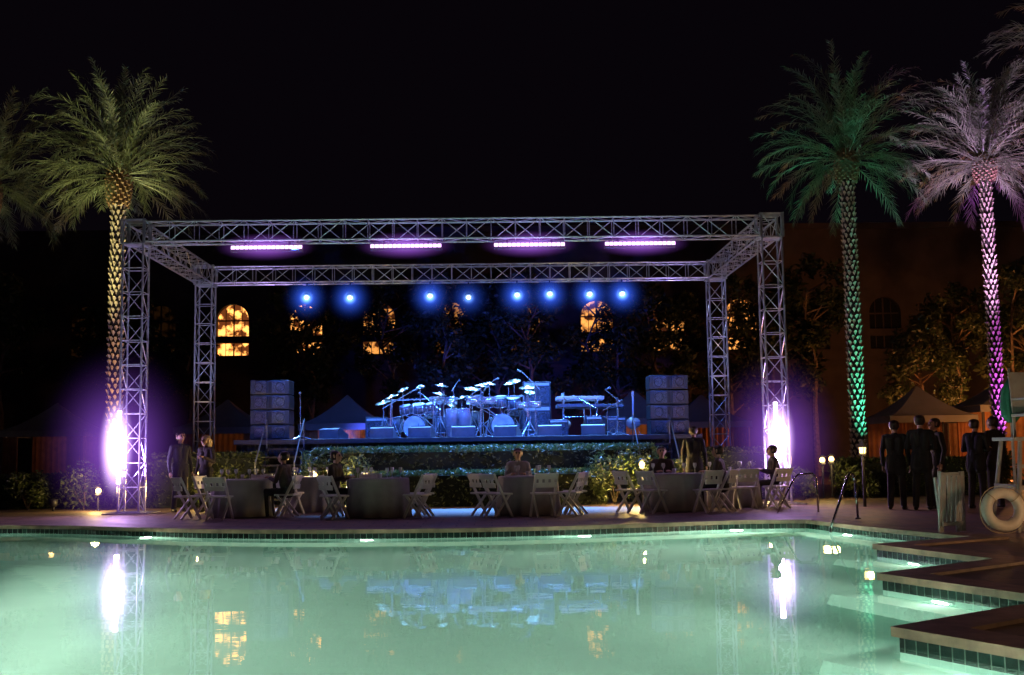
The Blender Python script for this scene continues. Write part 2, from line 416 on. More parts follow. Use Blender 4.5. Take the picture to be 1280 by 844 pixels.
# par cans
pc=thing('par_lamp','round blue-white stage spotlight hanging from the rear truss','stage light',group='stage spotlights on the rear truss')
ax=Vector((0,.9,1)).normalized()
m=MB(); m.lathe([(.05,.14),(.09,.10),(.115,-.08),(.12,-.12),(.112,-.12),(.10,-.1)],axis=ax); part('housing',m,M['black'],pc,True)
m=MB(); m.box((-.14,0,.1),(.015,.03,.3)); m.box((.14,0,.1),(.015,.03,.3)); m.box((0,0,.25),(.295,.03,.015)); m.cyl((0,0,.25),(0,0,.35),.02); part('yoke',m,M['black'],pc)
m=MB(); m.lathe([(.055,.0),(.045,-.015),(.03,-.025),(.01,-.03)],-ax*.115,20,axis=ax); part('lens',m,M['blue'],pc,True)
pars=[384,438,538,586,647,688,738,779]
pz=[.02,0,0.02,-.03,0.02,.04,.02,0.02]
halo_pts=[]
for i,p in enumerate(pars):
    x=(p-612)/44.9; loc=(x,YB-.1,ZT-.85+pz[i])
    if i==0: pc.location=loc
    else: clone(pc,loc)
    halo_pts.append((x,YB-.2,loc[2]-.1))
    s=(.85,1,1,.5,1,1.1,1,.9)[i]
    lamp('SPOT',(x,YB-.28,loc[2]-.26),2300*s,(.12,.36,1),(x*.75,29.9,1.7),size=.05,angle=60,blend=.6,name='par_beam')

# ---------------------------------------------------------------- stage
ST=1.62
st=thing('stage','black stage platform with cloth skirt','stage',(-.55,32.4,0))
m=MB(); m.box((0,0,ST-.06),(11.7,6.4,.12)); part('platform',m,M['stagetop'],st,bevel=.01)
m=MB()
n=240
vs=[];fs=[]
for i in range(n+1):
    x=-5.8+11.6*i/n; y=-3.13+.03*math.sin(i*1.9)+.015*math.sin(i*.7)
    vs+=[(x,y,ST-.125),(x,y-.01,.01)]
for i in range(n): fs.append((2*i,2*i+1,2*i+3,2*i+2))
m.add(vs,fs); part('skirt',m,M['skirt'],st,True)
for s in(-1,1):
    m=MB(); m.box((s*5.79,0,(ST-.125)/2),(.02,6.2,ST-.13)); part('skirt',m,M['skirt'],st)
for s in(-1,1):
    q=thing('stage_stairs','black metal steps with steel handrails up to the stage','stairs',(-.55+s*4.55,28.65,0),group='stage stairs')
    m=MB()
    for i in range(7): m.box((0,-1.0+i*.2-.1+.3,.2*(i+1)-.02),(.9,.24,.04))
    for e in(-.45,.45): m.box((e,-.2,.72),(.04,1.9,.1),rx=R(44))
    part('tread',m,M['black'],q)
    for e in(-.46,.46):
        m=MB(); m.tube([(e,-.95,.1),(e,-.95,1.05),(e,.45,2.1),(e,.45,1.4)],.018); part('handrail',m,M['grey'],q)

# speakers
sp=thing('speaker_cabinet','dark line-array loudspeaker cabinet stacked beside the stage','speaker',group='stacked loudspeaker cabinets')
m=MB(); m.box((0,.2,.19),(1.0,.75,.36)); part('cabinet',m,M['speaker'],sp,bevel=.02)
for s in(-1,1):
    m=MB(); m.box((s*.27,-.19,.19),(.40,.03,.29),rz=s*R(14)); part('grille',m,M['grille'],sp,bevel=.008)
    m=MB(); m.torus((s*.27,-.215,.19),.11,.010,(s*.24,-1,0),20,6); part('speaker_rim',m,M['steel'],sp)
m=MB(); m.box((0,-.17,.19),(.07,.03,.29)); part('horn',m,M['black'],sp,bevel=.008)
k=0
for x in(-5.65,4.6):
    for j in range(4):
        loc=(x+(.0 if j%2 else .006),30.1,ST+.003+j*.385)
        if k==0: sp.location=loc
        else: clone(sp,loc)
        k+=1
wm=thing('wedge_monitor','low black wedge floor monitor on the stage edge','stage monitor',group='stage floor monitors')
m=MB(); m.add([(-.30,-.2,0),(.30,-.2,0),(.30,.22,0),(-.30,.22,0),(-.30,-.24,.10),(.30,-.24,.10),(.30,.1,.28),(-.30,.1,.28),(.30,.22,.25),(-.30,.22,.25)],
  [(3,2,1,0),(0,1,5,4),(4,5,6,7),(7,6,8,9),(9,8,2,3),(1,2,8,6,5),(0,4,7,9,3)]); part('cabinet',m,M['grey'],wm,bevel=.01)
m=MB(); m.add([(-.26,.10,.295),(.26,.10,.295),(.26,-.23,.125),(-.26,-.23,.125)],[(0,3,2,1)]); 
part('grille',m,M['grille'],wm)
k=0
for px in(478,526,577,633,685,740):
    loc=((px-612)/49.2,29.65,ST+.003); rz=R(180)+R(random.uniform(-22,22))
    if k==0: wm.location=loc; wm.rotation_euler=(0,0,rz)
    else: clone(wm,loc,rz)
    k+=1
w7=clone(wm,(-4.05,30.2,ST+.003),R(150),'pale wedge monitor at the end of the stage')

# drum kit
def cym(m,x,y,z,r,tilt=.4): m.lathe([(.0,.03),(.04,.025),(.06,.005),(r*.6,-.005),(r,-.02),(r,-.024),(.05,0)],(x,y,z),24,axis=(random.uniform(-tilt,tilt),-random.uniform(.05,.45),1))
def drumkit(loc,rz,label,toms,wood,scale,cyms):
    r=thing('drum_kit',label,'drum kit',loc,rz,'drum kits on the stage'); r.scale=(scale,)*3
    def drum(nm,c,rad,h,axis,n=28):
        m=MB(); m.lathe([(rad,-h/2),(rad,h/2)],c,n,axis=axis); part(nm,m,wood,r,True)
        m=MB(); 
        for e in(-1,1):
            a=Vector(axis).normalized(); cc=Vector(c)+a*(e*h/2); m.torus(cc,rad+.008,.014,axis,n,6)
        for i in range(8):
            t=i*math.pi/4; q=Vector((0,0,1)).rotation_difference(Vector(axis)).to_matrix()@Vector((math.cos(t)*(rad+.015),math.sin(t)*(rad+.015),0))
            a=Vector(axis).normalized(); m.cyl(Vector(c)+q-a*h*.45,Vector(c)+q+a*h*.45,.009,n=5)
        part('rim',m,M['chrome'],r,True)
        a=Vector(axis).normalized()
        for e in(-1,1):
            m=MB(); m.lathe([(rad*.99,-.002),(rad*.99,.002)],Vector(c)+a*e*(h/2+.006),n,axis=axis); part('drum_head',m,M['head'],r)
    drum('bass_drum',(0,0,.28),.27,.4,(0,1,0.02))
    for (x,y,z,rad,h) in toms: drum('tom',(x,y,z),rad,h,(random.uniform(-.15,.15),-.3 if z>.5 else 0,1))
    drum('snare',(.32,.55,.6),.18,.14,(0,.1,1))
    m=MB()
    for (x,y,z,rad) in cyms:
        m2=MB(); cym(m2,x,y,z,rad*.85); part('cymbal',m2,M['brass'],r,True)
        m.cyl((x,y,.45),(x,y,z+.03),.012,n=6)
        for t in range(3):
            a=t*2.1; m.cyl((x,y,.5),(x+.24*math.cos(a),y+.24*math.sin(a),.01),.012,n=6)
    for (x,y,z,rad,h) in toms: m.cyl((x,y,.05 if z<.5 else z-.15),(x*.3,y,.5),.012,n=6)
    m.tube([(-.55,-.3,.02),(-.55,-.3,.95),(.5,-.3,.98),(.5,-.3,.02)],.018)
    part('stand',m,M['chrome'],r)
    m=MB(); m.lathe([(.17,.0),(.18,.03),(.16,.07)],(0,.95,.48)); m.cyl((0,.95,.02),(0,.95,.5),.02)
    for t in range(3): m.cyl((0,.95,.2),(.25*math.cos(t*2.1),.95+.25*math.sin(t*2.1),.01),.012)
    part('throne',m,M['black'],r)
    return r
drumkit((-1.98,30.9,ST+.003),R(-8),'silver drum kit with cymbals on the stage',[(-.24,-.08,.72,.14,.2),(.1,-.1,.74,.15,.22),(-.6,.35,.35,.2,.36),(.62,.3,.33,.2,.4),(.42,-.05,.78,.13,.18)],M['drum'],1.05,
  [(-.62,.0,1.08,.24),(.62,-.02,1.12,.22),(-.9,.3,.95,.26),(.85,.4,.85,.18),(.15,-.15,1.3,.14),(-.35,.1,1.25,.18)])
drumkit((.30,31.2,ST+.003),R(6),'large drum kit with many cymbals beside the amplifiers',[(-.36,-.05,.84,.14,.2),(-.04,-.1,.86,.15,.22),(.28,-.05,.84,.16,.24),(-.72,.3,.42,.21,.42),(.7,.25,.4,.22,.46),(-.62,-.1,.9,.12,.18)],M['drum'],1.10,
  [(-.72,.0,1.2,.24),(.62,-.02,1.22,.24),(-.95,.3,1.0,.22),(.95,.4,.95,.22),(.15,-.15,1.3,.16),(-.3,.0,1.32,.2),(.35,.3,1.4,.2)])
cg=thing('conga_drum','tall pale conga drum on a chrome stand','conga drum',(-1.02,30.5,ST+.003),group='conga drums')
m=MB(); m.lathe([(.11,.0),(.13,.05),(.165,.35),(.175,.5),(.14,.75)],n=24); part('shell',m,M['wood'],cg,True)
m=MB(); m.torus((0,0,.74),.147,.012,n=24,k=6); m.torus((0,0,.3),.17,.01,n=24,k=6)
for t in range(6): m.cyl((.155*math.cos(t),.155*math.sin(t),.5),(.15*math.cos(t),.15*math.sin(t),.75),.006,n=5)
part('hardware',m,M['chrome'],cg,True)
m=MB(); m.lathe([(.143,.745),(.14,.755)],n=24); part('drum_head',m,M['head'],cg)
clone(cg,(-.68,30.45,ST+.003),.5); clone(cg,(-.85,30.85,ST+.003),1)
def timb(loc,rz,sc_):
    r=thing('timbale_drum','pair of shallow chrome timbales on a stand','timbales',loc,rz,'timbales'); r.scale=(sc_,)*3
    for x in(-.2,.2):
        m=MB(); m.lathe([(.17,0),(.17,.17)],(x,0,.82)); m.torus((x,0,.99),.175,.012,n=24,k=6)
        part('shell',m,M['chrome'],r,True)
    m=MB(); cym(m,.0,.1,1.3,.17); part('cymbal',m,M['brass'],r,True)
    m=MB(); m.cyl((0,.0,.3),(0,0,1.15),.015); m.cyl((0,.1,.9),(0,.1,1.32),.01); m.box((0,0,.9),(.3,.03,.03)); m.box((0,.05,1.0),(.03,.12,.03))
    for t in range(3): m.cyl((0,0,.4),(.3*math.cos(t*2.1),.3*math.sin(t*2.1),.01),.013)
    part('stand',m,M['chrome'],r)
timb((-.25,30.5,ST+.003),0,1.05); timb((-1.25,31.3,ST+.003),.6,1.1); timb((1.0,30.4,ST+.003),-.4,.9)

def mic(loc,rz,h,boom,lab):
    r=thing('microphone_stand',lab,'microphone stand',loc,rz,'microphone stands')
    m=MB(); 
    for t in range(3): m.cyl((0,0,.1),(.28*math.cos(t*2.1),.28*math.sin(t*2.1),.01),.012,n=6)
    m.cyl((0,0,.05),(0,0,h),.014,n=8); tip=Vector((0,0,h))
    if boom:
        tip=Vector((boom[0],0,h+boom[1])); m.cyl((-boom[0]*.4,0,h-boom[1]*.4),tip,.013,n=6)
    part('stand',m,M['chrome'],r)
    m=MB(); d=Vector((.12,0,.04)) if boom else Vector((0,-.08,.06)); m.cyl(tip,tip+d,.016,.022,8); m.ball(tip+d,(.035,.035,.035),10,6); part('microphone',m,M['grey'],r,True)
mic((-4.88,30,ST),0,1.12,None,'straight chrome microphone stand on the stage')
mic((-2.6,30.4,ST),0,.9,(.55,.32),'chrome boom stand angled over the drums')
mic((-1.45,30.6,ST),2.6,.85,(.4,.3),'short boom microphone stand among the drums')
mic((-.55,30.9,ST),0,1.1,(.35,.25),'boom microphone stand over the percussion')
mic((-.2,31.4,ST),.2,1.25,(.3,.3),'tall boom stand above the drum kit')
mic((1.2,31.2,ST),2.9,1.4,(.35,.35),'tall boom stand over the amplifier stack')
mic((2.6,30.3,ST),2.7,.8,(.35,.2),'boom microphone stand by the keyboards')
mic((3.3,30.4,ST),0,.95,(-.3,.25),'boom microphone stand near the keyboards')
mic((-1.0,31.6,ST),1.2,1.35,(.3,.2),'boom microphone stand behind the congas')
mic((3.0,30.0,ST),.4,.7,(.3,.15),'short boom microphone stand beside the keyboards')
def guitar(loc,rz,lab):
    r=thing('electric_guitar',lab,'guitar',loc,rz,'guitars on stands')
    m=MB(); m.lathe([(.0,-.025),(.17,-.022),(.17,.022),(0,.025)],(0,0,.32),24,fn=lambda q,z,t:q*(1+.12*math.cos(2*t)+.05*math.cos(3*t)),axis=(0,-1,.12)); part('body',m,M['wood'],r,True)
    m=MB(); m.box((0,.03,.75),(.045,.025,.62),rx=R(-5)); m.box((0,.06,1.10),(.075,.02,.14),rx=R(-5)); part('neck',m,M['keys'],r)
    m=MB()
    for t in range(3): m.cyl((0,.1,.3),(.2*math.cos(t*2.1+.5),.1+.2*math.sin(t*2.1+.5),.01),.01,n=6)
    m.cyl((0,.1,.25),(0,.09,.7),.01,n=6); part('stand',m,M['chrome'],r)
guitar((1.95,31.2,ST),.2,'electric guitar on a stand beside the amplifiers'); guitar((3.75,30.7,ST),-.3,'electric guitar on a stand beside the keyboards')

def amp(loc,w,h,lab):
    r=thing('guitar_amplifier',lab,'amplifier',loc,0,'amplifiers on the stage')
    m=MB(); m.box((0,0,h/2),(w,.4,h)); part('cabinet',m,M['speaker'],r,bevel=.015)
    m=MB(); m.box((0,-.205,h*.42),(w*.88,.02,h*.72)); part('grille',m,M['grille'],r)
    for a in(-1,1):
        for b in(-1,1): m=MB(); m.torus((a*w*.21,-.22,h*.42+b*h*.18),min(w,h)*.15,.012,(0,-1,0),20,6); part('speaker_rim',m,M['steel'],r)
    m=MB(); m.box((0,-.205,h*.88),(w*.88,.02,h*.10))
    for i in range(6): m.cyl((-w*.3+i*w*.12,-.21,h*.88),(-w*.3+i*w*.12,-.24,h*.88),.015)
    part('control_panel',m,M['keys'],r)
amp((1.25,31.6,ST+.003),.76,.86,'black bass cabinet at the base of the stack')
amp((1.25,31.6,ST+.87),.76,.62,'black amplifier cabinet stacked on the bass cabinet')
amp((-3.1,31.9,ST+.003),.6,.6,'small black guitar amplifier behind the drums')
amp((3.35,31.2,ST+.003),.5,.5,'small amplifier by the keyboards')
amp((1.75,30.2,ST+.003),.5,.42,'low amplifier in front of the keyboards')
amp((2.65,30.1,ST+.003),.42,.5,'small box amplifier under the keyboards')
def kb(loc,rz,lab,tiers):
    r=thing('keyboard',lab,'keyboard',loc,rz,'keyboards on stands')
    m=MB()
    for s in(-1,1):
        m.cyl((s*.45,-.18,.02),(s*.45,.15,1.0),.022); m.cyl((s*.45,.22,.02),(s*.45,-.15,1.0),.022); m.cyl((s*.45,-.2,.02),(s*.45,.25,.02),.016)
    m.cyl((-.45,0,.5),(.45,0,.5),.016); part('stand',m,M['chrome'],r)
    for t in range(tiers):
        z=.78+t*.2
        m=MB(); m.box((0,.02,z),(1.25,.32,.09),rx=R(-6)); part('keyboard_case',m,M['keys'] if t else M['grey'],r,bevel=.01)
        m=MB()
        for i in range(36): m.box((-.56+i*.032,.10,z+.055),(.029,.14,.012))
        part('keys',m,M['keys'],r)
kb((2.35,30.6,ST+.003),R(8),'two-tier keyboard on a chrome stand',2)
kb((2.95,31.2,ST+.003),R(-10),'single keyboard on a chrome stand',1)
# ---------------------------------------------------------------- foliage
def leafcloud(mb,cen,rad,n,ls,box=False):
    for i in range(n):
        if box:
            p=Vector((random.uniform(-1,1),random.uniform(-1,1),random.uniform(-1,1)))
            if random.random()<.85:
                ax=random.choice((0,1,2,2)); p[ax]=random.choice((-1,1))*random.uniform(.9,1.06) if ax<2 else random.uniform(.9,1.12)
        else:
            p=Vector((random.gauss(0,1),random.gauss(0,1),random.gauss(0,1))).normalized()*random.uniform(.35,1.05)
        c=Vector(cen)+Vector((p.x*rad[0],p.y*rad[1],p.z*rad[2]))
        s=ls*random.uniform(.6,1.4)
        d=Vector((random.gauss(0,1),random.gauss(0,1),random.gauss(0,.8))).normalized(); e=d.orthogonal().normalized()
        e=(Matrix.Rotation(random.uniform(0,6.28),3,d)@e)
        mb.add([c-d*s,c+e*s*.4,c+d*s,c-e*s*.4],[(0,1,2,3)])
def hedge(name,loc,size,lab,cat='hedge',n=None,ls=.05):
    r=thing(name,lab,cat,loc)
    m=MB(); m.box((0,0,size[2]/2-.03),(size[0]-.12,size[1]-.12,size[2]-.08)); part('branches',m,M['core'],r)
    m=MB(); n=n or int((size[0]*size[2]*2+size[0]*size[1]+size[1]*size[2]*2)*420)
    leafcloud(m,(0,0,size[2]/2),(size[0]/2,size[1]/2,size[2]/2),n,ls,True)
    for i in range(int(size[0]*2.5)):
        leafcloud(m,(random.uniform(-.5,.5)*size[0],random.uniform(-.4,.4)*size[1],size[2]*random.uniform(.9,1.03)),(.28,.2,.10),50,ls)
    part('foliage',m,M['hedge'],r)
    return r
def bush(loc,r_,lab):
    r=thing('bush',lab,'bush',loc)
    m=MB()
    for i in range(7): m.cyl((0,0,0),(random.uniform(-.5,.5)*r_,random.uniform(-.5,.5)*r_,r_*1.2),.02,.008,5)
    part('branches',m,M['bark2'],r)
    m=MB()
    for i in range(9):
        leafcloud(m,(random.uniform(-.7,.7)*r_,random.uniform(-.5,.5)*r_,r_*random.uniform(.4,1.25)),(r_*.45,)*3,240,.055)
    part('foliage',m,M['hedge'],r)
hedge('hedge',(-.2,28.3,0),(8.2,.9,1.32),'long clipped green hedge in front of the stage')
hedge('hedge',(-.2,27.2,0),(5.4,.8,.78),'low clipped hedge row behind the dining tables')
hedge('hedge',(-6.9,28.9,0),(2.6,1.0,1.25),'dark clipped hedge beside the truss tower')
hedge('hedge',(5.9,28.6,0),(1.8,.9,1.2),'dark clipped hedge beside the stage steps')
hedge('hedge',(-12,29.5,0),(4.5,1.0,.8),'low dark hedge along the pool terrace')
hedge('hedge',(10.6,29.5,0),(3.6,1.0,.9),'low dark hedge below the palm tree')
for b in[(-9.75,28.3,.78,'yellow-lit bush below the palm tree'),(-3.6,27.3,.80,'leafy bush glowing from a garden lamp'),(2.85,27.2,.80,'leafy bush glowing beside a garden lamp'),
         (-8.6,28.6,.5,'dark bush at the foot of the tower'),(7.2,28.0,.5,'green bush beside the truss tower'),(-11.2,28.6,.6,'dark round leafy bush by the terrace'),(12.4,28.5,.7,'dark round bush by the terrace'),(4.0,27.6,.65,'rounded bush beside the steps'),(-6.4,27.9,.65,'bush faintly lit beside the tower'),(8.9,28.6,.6,'round bush lit by twin lamps')]:
    bush((b[0],b[1],0),b[2],b[3])

def tree_meshes(h,cr,seed,narrow=1.0,nl=2600):
    random.seed(seed)
    t=MB(); f=MB()
    pts=[Vector((0,0,0))]
    for i in range(1,6): pts.append(Vector((random.uniform(-.08,.08)*i,random.uniform(-.08,.08)*i,h*.16*i)))
    for i in range(5): t.cyl(pts[i],pts[i+1],.16*(1-i*.16),.16*(1-(i+1)*.16),8)
    ends=[]
    for i in range(16):
        a=i*2.4; z=random.uniform(.28,.78)*h; b=Vector((0,0,z)); e=b+Vector((math.cos(a)*cr*random.uniform(.4,.85),math.sin(a)*cr*random.uniform(.4,.85),random.uniform(.3,1.2)*cr*.6))
        k=min(4,int(z/(h*.16))); b=pts[k].lerp(pts[k+1],(z-pts[k].z)/(h*.16)) 
        t.cyl(b,e,.05,.015,6); ends.append(e)
    ends.append(Vector((0,0,h*.9)))
    for e in ends: leafcloud(f,e,(cr*.36*random.uniform(.7,1.2),cr*.36*random.uniform(.7,1.2),cr*.33*random.uniform(.7,1.3)),nl//17,.13)
    return t.mesh('trunk',M['bark2']),f.mesh('crown',M['leaf'])
TM=[tree_meshes(9.4,1.7,3,nl=3400),tree_meshes(8.2,2.0,4,nl=3800),tree_meshes(10.0,1.5,5,nl=3200)]
def tree(x,y,k,s,rz,lab,grp='dark garden trees behind the stage'):
    r=thing('garden_tree',lab,'tree',(x,y,0),rz,grp); r.scale=(s,s,s)
    part('trunk',TM[k][0],None,r); part('crown',TM[k][1],None,r)
for (x,y,k,s) in[(-12.9,50,0,.80),(-7.6,49,1,1.1),(-8.6,53,2,.85),(-4.4,51,0,1.0),(-2.0,48,2,.92),(-1.2,53,1,1.15),(.4,52,1,1.2),(1.6,49,0,1.0),(4.5,51,2,.93),(5.6,50,2,.85),(7.1,50,1,1.08),(8.9,53,2,.9),(10.2,49,2,.93),(12.6,52,1,1.1),(14.3,51,0,1.1),(-16,50,1,1.1),(-20,48,0,1)]:
    tree(x,y,k,s,x*1.3,'dark leafy tree in the garden before the hotel')
for (x,y,k,s) in[(16.0,43,1,.78),(18.3,45,0,.85),(19.6,43,2,.85),(21.5,46,1,1.1)]:
    tree(x,y,k,s,x,'tree warmly lit from below beside the cabanas','warm-lit trees beside the cabanas')
random.seed(11)

# palms
def palm_meshes(seed,h,boot_len=.95,LS=1.0,TW=1.0):
    random.seed(seed)
    R0=.175*TW
    core=MB(); prof=[(R0*(1.12-.2*min(1,i/40)),h*i/40) for i in range(41)]; core.lathe(prof,n=18); corem=core.mesh('trunk_core',M['barkcore'],True)
    m=MB(); NR=8; dz=.15; rows=int(h/dz)
    for j in range(rows):
        z=j*dz+.06; r=R0*(1.12-.2*min(1,z/h))
        for i in range(NR):
            a=(i+.5*(j%2))*2*math.pi/NR+random.uniform(-.1,.1)
            c=Vector((math.cos(a),math.sin(a),0)); t=Vector((-math.sin(a),math.cos(a),0)); zz=z+random.uniform(-.02,.02)
            w=math.pi*r/NR*random.uniform(.7,.9); o=random.uniform(.035,.075)
            base=c*(r-.02)
            v=[base+t*(-w)+Vector((0,0,zz)), base+t*w+Vector((0,0,zz)), base+Vector((0,0,zz-.10))+c*.01,
               c*(r+o)+t*(-w*.5)+Vector((0,0,zz+.05)), c*(r+o)+t*(w*.5)+Vector((0,0,zz+.05)), base+Vector((0,0,zz+.06))]
            m.add(v,[(2,1,4,3),(2,3,0),(0,3,5),(3,4,5),(4,1,5)])
    trunk=m.mesh('trunk',M['bark'])
    b=MB(); 
    b.lathe([(.15,h-.05),(.22,h+boot_len*.25),(.26,h+boot_len*.6),(.20,h+boot_len)],n=20)
    for i in range(130):
        a=i*2.39996; z=h-.1+ (i/130)*boot_len; rr=.2+.10*math.sin(math.pi*min(1,(z-h+.15)/boot_len*.8))
        p=Vector((math.cos(a)*rr,math.sin(a)*rr,z))
        b.box(p,(.065,.05,.15),rz=a+math.pi/2,rx=-.6)
    boots=b.mesh('boots',M['boot'])
    f=MB(); top=h+boot_len
    NF=92
    for i in range(NF):
        u=(i+.5)/NF; a=i*2.39996+random.uniform(-.35,.35)
        el=R(84-104*u**1.2)+random.uniform(-.16,.16); L=random.uniform(2.6,3.25)*(1-.14*u)*LS
        p=Vector((math.cos(a)*.12,math.sin(a)*.12,top-u*.4)); S=24; st=L/S
        rad=Vector((math.cos(a),math.sin(a),0)); side=Vector((-math.sin(a),math.cos(a),0)); e=el; tw=random.uniform(-.8,.8)
        dr=random.uniform(.3,.95)
        for k in range(S):
            s=k/S
            d=rad*math.cos(e)+Vector((0,0,math.sin(e)))+side*tw*s*.3; d.normalize()
            q=p+d*st
            f.cyl(p,q,.016*(1-s*.8),.016*(1-(s+1/S)*.8),3,False)
            if s>.14:
                up=side.cross(d).normalized()
                if up.z<0: up=-up
                ll=.52*math.sin(math.pi*min(1,.12+s*.84))**.6*(1-.2*s)
                for sg in(-1,1):
                    for h2 in(0,.5):
                        if random.random()<.12: continue
                        o=p.lerp(q,h2)
                        jit=random.uniform(-.35,.35)
                        ld=(d*(.95+jit)+side*sg*(.6)+up*(.15+random.uniform(-.4,.4))).normalized()
                        tip=o+ld*ll*random.uniform(.65,1.2)+Vector((0,0,-.16*ll-.03))
                        mid_=o.lerp(tip,.5)+Vector((0,0,.02)); wv=ld.cross(up).normalized()*.009
                        f.add([o-wv*.6,o+wv*.6,mid_+wv,tip,mid_-wv],[(0,1,2,4),(4,2,3)])
            p=q; e-=dr*st*(.2+s*1.1)*max(.25,math.cos(e*.6))
    return trunk,boots,f.mesh('crown',M['palm']),corem
PM=[palm_meshes(21,7.85,1.0,.95,.92),palm_meshes(22,8.75,.85,1.03,1.0),palm_meshes(23,9.0,.7,1.0,.88)]
def palm(x,y,k,rz,lab,s=1,z=0):
    r=thing('palm_tree',lab,'palm tree',(x,y,0),rz,'uplit palm trees around the pool'); r.scale=(s,s,s)
    t=part('trunk',PM[k][0],None,r); part('trunk_core',PM[k][3],None,t); part('boots',PM[k][1],None,r); part('crown',PM[k][2],None,r)
def uplight(x,y,lab='small ground uplight aimed at a palm'):
    r=thing('ground_uplight',lab,'garden light',(x,y,0),0,'ground uplights')
    m=MB(); m.cyl((0,0,0),(0,0,.12),.03); m.lathe([(.06,.1),(.09,.14),(.1,.28),(.09,.28),(.07,.2)]); part('housing',m,M['black'],r,True)
palm(-9.62,30,0,.3,'tall date palm lit yellow-green from below')
palm(10.1,32,1,1.1,'tall date palm lit bright green from below')
palm(14.45,33,2,2.4,'tall date palm lit purple from below')
palm(-13.4,31,0,2.0,'date palm dimly lit yellow beside the terrace',1.0)
palm(17.0,31,2,.5,'tall faintly lit date palm at the terrace edge',1.22)
def uplit(x,y,hz,ct,cc,et,ec):
    uplight(x-.6,y-2.4); uplight(x+.3,y-.85)
    lamp('SPOT',(x-.6,y-2.4,.3),ec,cc,(x-.1,y,hz+2.2),size=.06,angle=30,blend=.7,name='palm_spot')
    lamp('SPOT',(x+.3,y-.85,.3),et,ct,(x,y,hz*.8),size=.04,angle=46,blend=.9,name='trunk_spot')
uplit(-9.62,30,8.6,(1,.50,.06),(.80,.78,.32),650,6000)
uplit(10.1,32,9.3,(.06,.80,.52),(.28,.90,.60),2300,27000)
uplit(14.45,33,9.4,(.58,.10,.95),(.70,.42,.95),3200,17000)
uplit(-13.4,31,8.8,(.8,.5,.1),(.75,.70,.35),100,2200)
uplit(17.0,31,11.2,(.4,.5,.3),(.5,.55,.42),100,2000)

# ---------------------------------------------------------------- hotel
ht=thing('hotel_building','dark stucco hotel with lit arched windows','hotel',(0,60,0))
m=MB(); xs=[-20.7,-16.95,-13.2,-9.45,-5.7,-1.95,1.8,5.55,9.3,13.05,16.8,20.55,24.3,28.05]
W=1.65; H=12.6; x0=-30
for x in xs:
    m.box(((x0+x-W/2)/2,0,H/2),(x-W/2-x0,.5,H)); x0=x+W/2
    for a,b in((0,6.3),(7.0,7.35),(9.0,H)): m.box((x,0,(a+b)/2),(W,.5,b-a))
    N=10; zs=8.18; rr=W/2
    for sgn in(-1,1):
        pts=[(x+sgn*rr*math.cos(t*math.pi/2/N),zs+rr*math.sin(t*math.pi/2/N)) for t in range(N+1)]
        pts=pts+[(x+sgn*rr,9.0)]
        n=len(pts); vs=[(a,-.25,b) for a,b in pts]+[(a,.25,b) for a,b in pts]
        m.add(vs,[tuple(range(n)),tuple(range(n,2*n))]+[(i,(i+1)%n,n+(i+1)%n,n+i) for i in range(n)])
m.box(((x0+60)/2,0,H/2),(60-x0,.5,H))
part('wall',m,M['wall'],ht)
m=MB(); m.box((15,0,H+.15),(90.4,.9,.3)); m.box((15,-.3,5.6),(90,.14,.22)); part('cornice',m,M['wall'],ht)
lit={2:3.4,3:2.2,4:1.1,5:.4,6:.4,7:1.5,8:1.0,9:1.4,10:.02,11:.0,1:.01}
for i,x in enumerate(xs):
    wn=bpy.data.objects.new('window',None); COL.objects.link(wn); wn.parent=ht; wn.location=(x,0,0)
    m=MB(); m.box((0,.12,7.65),(W,.02,2.75)); p=part('pane',m,M['pane'],wn); s=lit.get(i,.01); p.color=(s,s,s,1)
    m=MB(); m.box((0,.08,7.65),(.07,.05,2.7)); m.box((0,.075,8.18),(W,.05,.07)); m.box((-W/4,.075,7.65),(.03,.04,2.7)); m.box((W/4,.075,7.65),(.03,.04,2.7)); m.box((0,.07,6.34),(W,.06,.08)); part('frame',m,M['frame'],wn)

